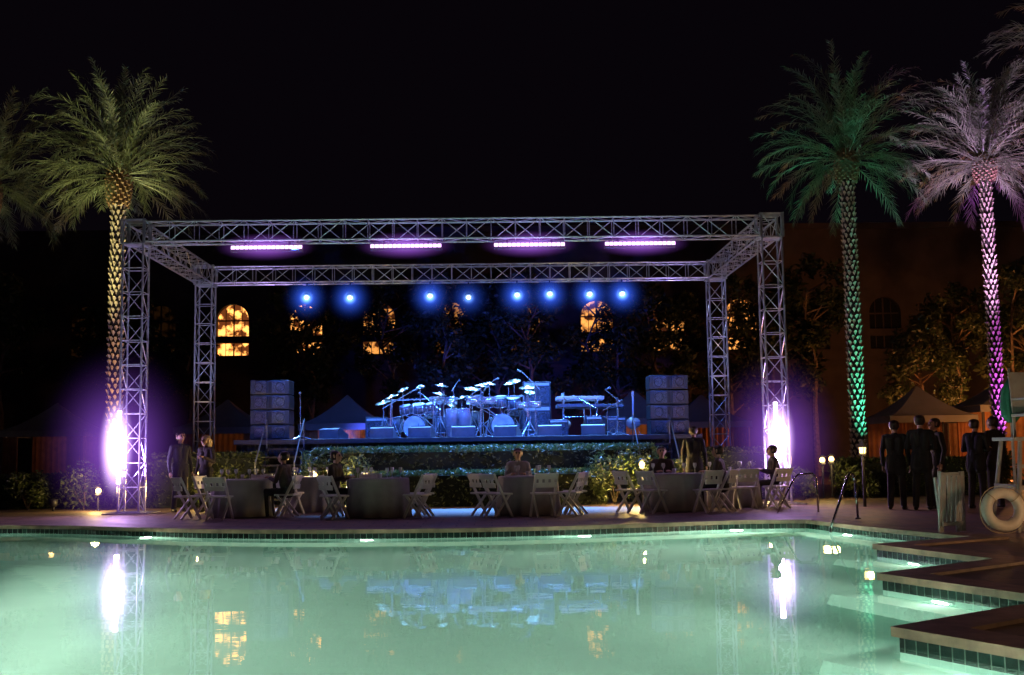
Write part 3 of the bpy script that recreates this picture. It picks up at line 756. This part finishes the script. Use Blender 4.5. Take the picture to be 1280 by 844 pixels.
# ---------------------------------------------------------------- cabanas
def cabana(x,y,w,zt,e,lab):
    r=thing('cabana',lab,'cabana',(x,y,0),0,'canvas cabanas')
    m=MB(); N=8; h0=zt-1.0; vs=[]
    for k in range(N+1):
        s=k/N; ww=w/2*(1-s)+.02; z=h0+1.0*(s**1.5)
        vs+=[(-ww,-ww,z),(ww,-ww,z),(ww,ww,z),(-ww,ww,z)]
    fs=[(4*k+i,4*k+(i+1)%4,4*k+4+(i+1)%4,4*k+4+i) for k in range(N) for i in range(4)]
    m.add(vs,fs)
    for i in range(4):
        a=[(-1,-1),(1,-1),(1,1),(-1,1)]; p,q=a[i],a[(i+1)%4]
        m.add([(p[0]*w/2,p[1]*w/2,h0),(q[0]*w/2,q[1]*w/2,h0),(q[0]*w/2,q[1]*w/2,h0-.22),(p[0]*w/2,p[1]*w/2,h0-.22)],[(0,1,2,3)])
    part('roof',m,M['canvas'],r)
    for a,b in((-1,-1),(1,-1),(1,1),(-1,1)):
        m=MB(); m.cyl((a*w*.46,b*w*.46,0),(a*w*.46,b*w*.46,h0),.05); part('post',m,M['frame'],r)
    for yy,x0_,x1_ in((w*.44,-w*.45,w*.45),(-w*.44,-w*.45,-w*.28),(-w*.44,w*.28,w*.45)):
        m=MB(); n=50; vs=[]
        for i in range(n+1):
            xx=x0_+(x1_-x0_)*i/n; vs+=[(xx,yy+.04*math.sin(i*1.7),h0-.1),(xx,yy+.05*math.sin(i*1.7),.05)]
        m.add(vs,[(2*i,2*i+1,2*i+3,2*i+2) for i in range(n)]); part('curtain',m,M['curtain'],r,True)
    if e: lamp('POINT',(x,y-.2,h0-.35),e,(1,.55,.2),size=.1,name='cabana_lamp')
for c in[(-4.9,40,2.9,3.25,26,'grey canvas cabana with orange lit curtains'),(-9.2,41,3.0,3.2,3,'dim canvas cabana behind the speakers'),(4.9,40,2.8,3.3,20,'canvas cabana with orange glow'),(7.6,42,3,3.2,0,'unlit grey pointed canvas cabana'),
         (14.0,38,2.8,3.2,2,'unlit pointed canvas cabana'),(17.0,38,3.2,3.5,34,'orange glowing canvas cabana by the palms'),(-15.5,42,3,3.2,3,'dim orange cabana behind the terrace')]:
    cabana(*c)
lamp('POINT',(17.5,41.0,.8),1000,(1,.36,.10),size=.2,name='garden_flood')
lamp('POINT',(20.5,41.0,.8),1100,(1,.36,.10),size=.2,name='garden_flood')
lamp('POINT',(15.6,34.6,2.2),130,(1,.42,.12),size=.15,name='canopy_flood')

# ---------------------------------------------------------------- garden lanterns
gl=thing('garden_lamp','low glowing globe garden lamp on a dark post','garden lamp',group='garden lamps')
m=MB(); m.cyl((0,0,0),(0,0,.82),.025); m.lathe([(.07,.8),(.08,.83),(.05,.86)]); part('post',m,M['black'],gl)
m=MB(); m.ball((0,0,.91),(.065,.065,.07),16,10); part('globe',m,M['warm'],gl,True)
m=MB(); m.lathe([(.10,.98),(.05,1.03),(.01,1.05)]); part('cap',m,M['black'],gl)
k=0
for (x,y,e,z) in[(3.4,26.4,260,.0),(3.85,26.9,20,-.15),(-4.0,26.6,190,-.15),(7.95,28,22,.02),(8.2,28.1,14,0.04),(6.5,27.4,40,-.2),(-9.15,27.5,70,-.45),(-6.3,27.2,60,-.45),(-6.9,27.9,20,-.05)]:
    if k==0: gl.location=(x,y,z)
    else: clone(gl,(x,y,z))
    k+=1
    lamp('POINT',(x,y-.16,z+.93),e,(1,.66,.2),size=.08,name='lamp_glow')
ln=thing('lantern_post','tall lantern with a peaked cap glowing beside the pool terrace','lantern',(7.72,24.2,0))
m=MB(); m.cyl((0,0,0),(0,0,1.05),.035,.028); m.lathe([(.08,1.04),(.09,1.07),(.05,1.1)],n=4); part('post',m,M['black'],ln)
m=MB(); m.lathe([(.05,1.08),(.07,1.22)],n=4); part('lens',m,M['warm'],ln)
m=MB(); m.lathe([(.12,1.23),(.03,1.36),(.01,1.40)],n=4)
for i in range(4): m.cyl((.065*math.cos(i*math.pi/2),.065*math.sin(i*math.pi/2),1.06),(.085*math.cos(i*math.pi/2),.085*math.sin(i*math.pi/2),1.25),.008)
part('cap',m,M['black'],ln)
lamp('POINT',(7.72,24.0,1.15),20,(1,.6,.2),size=.06,name='lantern_glow')

# ---------------------------------------------------------------- dining
tbx=thing('dining_table','round dining table with floor-length white cloth','table',group='dining tables with white cloths')
m=MB(); q=.80
def pl(r,z,t): return r*(1+.05*math.sin(t*14+math.sin(t*3)*1.5)*max(0,(.74-z))/.74)
m.lathe([(.80*q,.012),(.775*q,.2),(.755*q,.45),(.74*q,.68),(.735*q,.735),(.72*q,.752),(.3,.754)],n=120,fn=pl); part('tablecloth',m,M['cloth'],tbx,True)
wg=thing('wine_glass','clear stemmed glass on a white table','wine glass',group='glasses on the tables')
m=MB(); m.lathe([(.035,0),(.034,.004),(.005,.01),(.004,.09),(.02,.11),(.037,.15),(.033,.2),(.031,.2),(.034,.15)],n=16); part('bowl',m,M['glass'],wg,True)
tabs=[(-5.05,23.9),(-2.2,23.0),(.72,23.15),(3.70,23.7),(5.1,25.0),(-3.9,25.6)]
cd=thing('table_candle','small glowing candle glass on a white table','candle',group='candles on the tables')
m=MB(); m.lathe([(.03,0),(.04,.09),(.036,.09),(.03,.02)],n=14); part('holder',m,M['glass'],cd,True)
m=MB(); m.lathe([(.006,.03),(.012,.05),(.003,.085)],n=8); part('flame',m,M['warm'],cd,True)
fg=fc=True
for i,(x,y) in enumerate(tabs):
    if i==0: tbx.location=(x,y,0)
    else: clone(tbx,(x,y,0),i*1.1)
    for j in range(6):
        a=j*math.pi/3+i; p=(x+.42*math.cos(a),y+.42*math.sin(a),.757)
        if fg: wg.location=p; fg=False
        else: clone(wg,p,0)
    if fc: cd.location=(x,y,.757); fc=False
    else: clone(cd,(x,y,.757))
ch=thing('folding_chair','white wooden folding chair beside a table','folding chair',group='white folding chairs')
m=MB(); m.box((0,0,.44),(.42,.40,.035)); 
part('seat',m,M['white'],ch,bevel=.008)
m=MB()
m.box((0,0.235,.765),(.40,.025,.11),rx=R(-8)); m.box((0,.205,.60),(.40,.025,.09),rx=R(-8)); 
for s in(-.12,0,.12): m.box((s,.222,.69),(.07,.015,.14),rx=R(-8))
part('backrest',m,M['white'],ch,bevel=.005)
for s in(-.21,.21):
    m=MB(); a=Vector((s,-.18,.0)); b=Vector((s,.25,.82)); d=b-a; m.box((a+b)/2,(.038,.045,d.length),rx=-math.atan2(d.y,d.z)); part('leg',m,M['white'],ch)
for s in(-.165,.165):
    m=MB(); a=Vector((s,.20,.0)); b=Vector((s,-.15,.43)); d=b-a; m.box((a+b)/2,(.035,.04,d.length),rx=-math.atan2(d.y,d.z)); part('leg',m,M['white'],ch)
def face(x,y,j=0):
    t=min(tabs,key=lambda q:(q[0]-x)**2+(q[1]-y)**2)
    return math.atan2(t[0]-x,-(t[1]-y))+j
chairs=[(-6.0,23.3),(-4.1,23.6),(-3.0,22.45),(-1.40,23.2),(-1.42,22.45),(-.14,22.9),(.12,22.3),(.98,22.2),(1.5,22.5),(1.65,23.2),
 (2.75,23.4),(3.15,22.9),(4.2,22.8),(4.6,23.3),(5.2,24.0),(-5.3,22.95),(-2.5,24.0),(.55,24.2),(3.6,24.75),(-5.9,24.6),(-4.9,24.95),(6.1,25.0),(-3.15,23.3),(5.9,24.2),(-3.0,25.9),(-4.2,24.6)]
random.seed(5)
for i,(x,y) in enumerate(chairs):
    rz=face(x,y,random.uniform(-.35,.35))
    if i==0: ch.location=(x,y,0); ch.rotation_euler=(0,0,rz)
    else: clone(ch,(x,y,0),rz)

# ---------------------------------------------------------------- people
def seg(L,a,b,r0,r1,tag): L.append((Vector(a),Vector(b),r0,r1,tag))
def hand(L,w,d,side,nrm,curl=.5):
    d=d.normalized(); side=side.normalized(); nrm=nrm.normalized()
    pe=w+d*.085
    for k in(-1,-.33,.33,1): seg(L,w+side*k*.014,pe+side*k*.03,.017,.014,'skin')
    for i,k in enumerate((-1,-.33,.33,1)):
        l=(.062,.075,.07,.055)[i]; b=pe+side*k*.031
        m1=b+(d*math.cos(curl)+nrm*math.sin(curl)).normalized()*l*.6
        m2=m1+(d*math.cos(curl*2)+nrm*math.sin(curl*2)).normalized()*l*.5
        seg(L,b,m1,.0105,.0095,'skin'); seg(L,m1,m2,.0095,.008,'skin')
    t0=w+d*.03-side*.025; t1=t0-side*.03+d*.03+nrm*.012; t2=t1+d*.03+nrm*.008-side*.006
    seg(L,t0,t1,.013,.012,'skin'); seg(L,t1,t2,.0115,.0095,'skin')
def person_mesh(pose,mats,seed=0):
    L=[]; V=Vector
    up=0
    if pose=='sit': up=-.44
    def u(x,y,z): return V((x,y,z+up))
    lean=-.06 if pose=='sit' else 0
    seg(L,u(-.07,0,.93),u(.07,0,.93),.125,.125,'bot'); seg(L,u(0,0,.95),u(0,.005+lean*.3,1.1),.135,.12,'top')
    seg(L,u(-.05,lean*.4,1.1),u(-.09,lean,1.36),.11,.10,'top'); seg(L,u(.05,lean*.4,1.1),u(.09,lean,1.36),.11,.10,'top')
    seg(L,u(-.16,lean,1.42),u(.16,lean,1.42),.062,.062,'top'); seg(L,u(0,lean,1.40),u(0,lean-.01,1.46),.08,.06,'top')
    seg(L,u(0,lean-.01,1.44),u(0,lean-.02,1.56),.052,.05,'skin')
    if pose in('stand','cross','walk'):
        for s in(-1,1): seg(L,u(s*.06,0,1.0),u(s*.07,.0,.80),.125,.135,'top')
    hy=lean-.03
    seg(L,u(0,hy+.02,1.645),u(0,hy-.005,1.64),.092,.085,'skin'); seg(L,u(0,hy-.02,1.60),u(0,hy-.05,1.555),.068,.04,'skin')
    seg(L,u(0,hy-.093,1.64),u(0,hy-.112,1.605),.011,.016,'skin'); seg(L,u(-.02,hy-.088,1.573),u(.02,hy-.088,1.573),.011,.011,'skin')
    for s in(-1,1):
        seg(L,u(s*.086,hy+.01,1.60),u(s*.093,hy+.015,1.65),.012,.016,'skin'); seg(L,u(s*.032,hy-.079,1.638),u(s*.033,hy-.081,1.638),.011,.011,'eye')
        seg(L,u(s*.018,hy-.086,1.66),u(s*.05,hy-.076,1.662),.008,.007,'hair')
    for s in(-1,1):
        sh=u(s*.185,lean,1.41)
        if pose=='sit': el=u(s*.25,lean-.06,1.15); wr=u(s*.14,-.30,1.21); 
        elif pose=='cross': el=u(s*.25,.0,1.14); wr=u(-s*.04,-.19-.02*s,1.16+.03*s)
        elif pose=='hold' and s>0: el=u(.25,-.02,1.14); wr=u(.17,-.25,1.24)
        else: el=u(s*.245,.03,1.13); wr=u(s*.255,-.05,.88)
        seg(L,sh,el,.060,.047,'top'); seg(L,el,wr,.047,.036,'top')
        d=(wr-el).normalized(); seg(L,wr-d*.01,wr+d*.02,.026,.024,'skin')
        nr=V((-s,0,0)) if abs(d.z)>.6 else V((0,0,-1)); sd=d.cross(nr)
        if sd.y>0 and abs(d.z)>.6: sd=-sd
        sd=-sd
        hand(L,wr+d*.02,d,sd,nr,.35 if pose!='hold' else .8)
        if pose=='sit': hip=u(s*.09,0,.92); kn=V((s*.12,-.43,.50)); an=V((s*.11,-.40,.09))
        elif pose=='walk': hip=u(s*.09,0,.92); kn=V((s*.09,-.06-.07*s,.50)); an=V((s*.09,-.16*s+.04,.09))
        else: hip=u(s*.09,0,.92); kn=V((s*.11,-.02,.50)); an=V((s*.125,.02,.09))
        seg(L,hip,kn,.090,.070,'bot'); seg(L,kn,an,.070,.058,'bot')
        seg(L,an+V((0,.03,-.045)),an+V((s*.02,-.15,-.055)),.043,.034,'shoe'); seg(L,an,an+V((0,.0,-.04)),.042,.045,'shoe')
    mb=MB()
    for a,b,r0,r1,t in L:
        mb.cyl(a,b,r0,r1,12); mb.ball(a,(r0,)*3,12,8); mb.ball(b,(r1,)*3,12,8)
    me=mb.mesh('tmp',None); o=bpy.data.objects.new('tmp',me); COL.objects.link(o)
    md=o.modifiers.new('r','REMESH'); md.mode='VOXEL'; md.voxel_size=.0085
    sm=o.modifiers.new('s','SMOOTH'); sm.factor=.5; sm.iterations=2
    dg=bpy.context.evaluated_depsgraph_get(); out=bpy.data.meshes.new_from_object(o.evaluated_get(dg)); bpy.data.objects.remove(o)
    import numpy as np
    nf=len(out.polygons); cen=np.empty(nf*3); out.polygons.foreach_get('center',cen); cen=cen.reshape(-1,3)
    best=np.full(nf,9.0); idx=np.zeros(nf,dtype=np.int32); tags=['skin','top','bot','shoe','hair','eye']
    for a,b,r0,r1,t in L:
        a_=np.array(a);d=np.array(b)-a_; tt=np.clip(((cen-a_)@d)/max(1e-9,d@d),0,1); dist=np.linalg.norm(cen-(a_+tt[:,None]*d),axis=1)-(r0+(r1-r0)*tt)
        if t=='skin' : dist=dist+.002
        k=dist<best; best[k]=dist[k]; idx[k]=tags.index(t)
    for t in tags: out.materials.append(M[mats[t]])
    out.polygons.foreach_set('material_index',idx); out.polygons.foreach_set('use_smooth',[True]*nf); out.update(); out.name='person_body'
    hb=MB(); c=u(0,hy+.035,1.652); 
    long=mats.get('long')
    hb.lathe([(.070,-.09),(.090,-.05),(.098,.0),(.096,.04),(.08,.07),(.045,.09),(.01,.096)],c,24,fn=lambda r,z,t:r*(1+.04*math.sin(t*9)))
    if long: hb.lathe([(.06,-.2),(.095,-.14),(.10,-.05),(.09,.0)],c+V((0,.04,0)),20,fn=lambda r,z,t:r*(1+.05*math.sin(t*7)))
    hm=hb.mesh('hair',M[mats['hair']],True)
    return out,hm
base={'skin':'skin','top':'suit','bot':'suit2','shoe':'shoe','hair':'hair','eye':'eye'}
PMs={'stand':person_mesh('stand',base),'cross':person_mesh('cross',base),'sit':person_mesh('sit',dict(base,top='dress')),
     'sitw':person_mesh('sit',dict(base,top='shirt',hair='hair')),'hold':person_mesh('hold',dict(base,top='dress',hair='blond',long=1)),'walk':person_mesh('walk',dict(base))}
def person(k,x,y,a,lab,z=0,s=1):
    o=bpy.data.objects.new('person',PMs[k][0]); COL.objects.link(o); o.location=(x,y,z)
    o.rotation_euler=(0,0,face(x,y) if a is None else R(a)); o.scale=(s,s,s)
    o['label']=lab; o['category']='person'; o['group']='guests and staff by the pool'
    h=bpy.data.objects.new('hair',PMs[k][1]); COL.objects.link(h); h.parent=o
for a in[('stand',-6.95,26.3,40,'person in a dark suit standing by the tables',0,1.02),('hold',-6.3,26.0,-30,'blond-haired person in a brown top standing with one arm raised',0,.97),
 ('sit',-4.1,23.6,None,'person in a brown top seated at a table',0,1),('sit',-3.15,23.3,None,'person with folded arms seated at a table',0,1),
 ('sitw',.55,24.2,0,'person in a white shirt seated behind a table',0,1),('sit',3.6,24.75,0,'person in dark clothes seated behind a table',0,1),('sit',4.6,23.3,None,'person seated sideways at a table',0,1),
 ('sit',6.1,25.0,None,'person in a brown top seated at a far table',0,1),('stand',4.5,25.9,160,'person in a dark suit standing behind the tables',0,1),
 ('stand',7.95,22.9,150,'person in a dark suit standing with arms down',0,1),('cross',8.35,22.6,150,'person in dark clothes standing with arms folded',0,1.05),('walk',8.8,23.0,-80,'person in a dark suit mid-stride',0,1.02),
 ('cross',9.5,22.8,130,'person in dark clothes with arms folded',0,1.0),('stand',10.0,23.1,-150,'person in a dark suit near the lifeguard chair',0,1.03)]:
    person(*a)

# ---------------------------------------------------------------- pool side items
def rail(x,y,rz,lab):
    r=thing('pool_handrail',lab,'pool handrail',(x,y,0),rz,'steel pool handrails')
    m=MB(); pts=[(0,.55,.03),(0,.5,.62),(0,.44,.76),(0,.32,.80),(0,.2,.74),(0,-.55,-.05),(0,-.62,-.3)]; m.tube(pts,.021,10); part('rail',m,M['steel'],r,True)
    m=MB(); m.lathe([(.05,.0),(.045,.02),(.02,.03)],(0,.55,.03)); part('flange',m,M['steel'],r)
rail(5.75,19.1,R(-40),'curved steel handrail leading into the pool'); 
def rail2(x,y,rz):
    r=thing('terrace_handrail','steel hoop handrail on the terrace steps','handrail',(x,y,0),rz,'terrace handrails')
    m=MB(); m.tube([(-.45,0,.0),(-.1,0,.62),(.0,0,.72),(.3,0,.74),(.38,0,.66),(.4,0,0)],.018,10); part('rail',m,M['steel'],r,True)
rail2(5.85,22.3,0.2); rail2(-3.6,26.2,0)
lg=thing('lifeguard_chair','weathered white wooden lifeguard chair standing on the pool deck','lifeguard chair',(7.70,16.4,0.03))
m=MB(); m.box((0,0,1.28),(.95,.7,.05)); part('platform',m,M['guard'],lg,bevel=.01)
for a,b in((-1,-1),(1,-1),(1,1),(-1,1)):
    m=MB(); m.cyl((a*.5,b*.42,0),(a*.36,b*.3,1.26),.03,n=10); part('leg',m,M['guard'],lg)
m=MB()
for z in(.3,.6,.9): m.box((0,-.41+z*.09,z),(.86,.03,.05))
for s in(-1,1): m.box((s*.46,0,.62),(.03,.7,.06))
part('rung',m,M['guard'],lg)
m=MB(); m.box((.1,.1,1.62),(.55,.5,.04)); m.box((.1,.34,1.95),(.55,.03,.6),rx=R(-8))
for a in(-.15,.35):
    m.box((a,-.1,1.45),(.04,.04,.32)); m.box((a,.32,1.45),(.04,.04,.32)); m.box((a,.08,1.85),(.05,.5,.03))
part('seat',m,M['guard'],lg,bevel=.006)
um=thing('closed_umbrella','closed dark green umbrella beside the lifeguard chair','umbrella',(7.62,16.95,0.0))
m=MB(); m.cyl((0,0,0),(0,0,2.35),.022); m.lathe([(.22,.0),(.22,.05),(.04,.08)]); part('pole',m,M['guard'],um)
m=MB(); m.lathe([(.05,1.55),(.12,1.65),(.13,1.85),(.10,2.05),(.02,2.2)],n=32,fn=lambda r,z,t:r*(1+.16*math.sin(t*8))); part('canopy',m,M['green'],um,True)
rb=thing('ring_buoy','white ring buoy with rope leaning on the lifeguard chair','ring buoy',(6.90,15.75,.36))
m=MB(); m.torus((0,0,0),.225,.075,(0,-1,.12),40,14); part('ring',m,M['ring'],rb,True)
m=MB()
for i in range(4):
    t=i*math.pi/2+.78; c=Vector((math.cos(t)*.225,0,math.sin(t)*.225)); m.torus(c,.079,.006,(-math.sin(t),0,math.cos(t)),20,5)
for i in range(24):
    a=i*math.pi/12; b=(i+1)*math.pi/12; f_=lambda t:.315+.02*abs(math.sin(2*t+.0)); m.cyl((math.cos(a)*f_(a),0,math.sin(a)*f_(a)),(math.cos(b)*f_(b),0,math.sin(b)*f_(b)),.006,n=5)
part('rope',m,M['rope'],rb)
fd=thing('folded_deck_chair','pale folded slatted deck chair standing upright','deck chair',(6.38,16.25,.03),R(15),group='folded deck chairs')
m=MB()
for s in(-.16,.16): m.box((s,0,.42),(.035,.04,.84),rx=R(6)); m.box((s*.8,.09,.38),(.03,.04,.76),rx=R(-8))
part('frame',m,M['guard'],fd)
m=MB()
for i in range(4): m.box((-.11+i*.073,-.02,.46),(.05,.015,.66),rx=R(6))
for z in(.12,.8): m.box((0,-.03,z),(.32,.02,.05),rx=R(6))
part('slats',m,M['guard'],fd)
clone(fd,(6.5,16.5,.03),R(-10))
bl=thing('added_bollard','unseen bollard light added to warm the pool deck','bollard light',(9.0,12.6,0),0,'unseen bollard lights added on the deck')  # out-of-view bollards added to warm the stepped deck ledges
m=MB(); m.lathe([(.08,0),(.08,.6),(.1,.62)]); m.lathe([(.12,.78),(.1,.84),(.02,.86)]); part('post',m,M['black'],bl)
m=MB(); m.lathe([(.07,.62),(.07,.78)]); part('lens',m,M['warm'],bl)
clone(bl,(6.3,7.4,0))
lamp('POINT',(8.85,12.5,.72),150,(1,.56,.28),size=.08,name='ledge_fill')
lamp('POINT',(6.12,7.45,.72),34,(1,.56,.28),size=.08,name='ledge_fill')  # second unseen fill, added for the nearest ledge
lamp('POINT',(10.5,20.5,2.4),16,(1,.40,.25),size=.1,name='deck_lamp')
lp=thing('terrace_lamp','wall-height terrace lamp on a slim post','lamp post',(10.6,20.6,0))
m=MB(); m.cyl((0,0,0),(0,0,2.4),.03); part('post',m,M['black'],lp); m=MB(); m.ball((0,0,2.5),(.1,.1,.12)); part('globe',m,M['warm'],lp,True)

# ---------------------------------------------------------------- added glow volumes standing in for bloom around stage lamps
def bloom_halo(loc,rad,col,k,power=3):
    m=MB(); m.ball((0,0,0),(1,1,1),24,16); o=struct('bloom_halo',m,halomat('bloom_halo',col,k,power),kind='stuff'); o.location=loc; o.scale=rad
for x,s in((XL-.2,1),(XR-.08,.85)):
    bloom_halo((x,YF-.45,1.45),(1.9*s,.8,2.5*s),(.42,.13,1),1.5*s,3)
    bloom_halo((x,YF-.50,1.45),(.40,.36,1.2*s),(.85,.55,1),22*s,2)
for x in barx: bloom_halo((x,YF-.15,ZT-.63),(1.2,.3,.34),(.5,.14,1),3.6,2)
for i,p in enumerate(halo_pts):
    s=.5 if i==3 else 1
    bloom_halo(p,(.85,.5,.85),(.04,.13,1),7*s,4.5); bloom_halo(p,(.26,.2,.26),(.16,.38,1),55*s,3.4)

# ---------------------------------------------------------------- world + camera
w=bpy.data.worlds.new('World'); sc.world=w; w.use_nodes=True
bg=w.node_tree.nodes['Background']
sky=w.node_tree.nodes.new('ShaderNodeTexSky'); sky.sky_type='NISHITA'; sky.sun_disc=False; sky.sun_elevation=R(-3); sky.sun_rotation=R(180)
mx=w.node_tree.nodes.new('ShaderNodeMix'); mx.data_type='RGBA'; mx.inputs[0].default_value=.97
w.node_tree.links.new(sky.outputs[0],mx.inputs[6]); mx.inputs[7].default_value=(.42,.25,.50,1)
w.node_tree.links.new(mx.outputs[2],bg.inputs['Color'])
bg.inputs['Strength'].default_value=.005
cam=bpy.data.cameras.new('camera'); co_=bpy.data.objects.new('camera',cam); COL.objects.link(co_); sc.camera=co_
cam.sensor_width=36; cam.lens=40.95; cam.clip_end=1200
co_.matrix_world=Matrix.Translation((0,0,1.22))@Matrix.Rotation(R(-1.1),4,'Z')@Matrix.Rotation(R(95.63),4,'X')@Matrix.Rotation(R(-.8),4,'Z')
sc.view_settings.view_transform='Standard'; sc.view_settings.look='None'; sc.view_settings.exposure=0
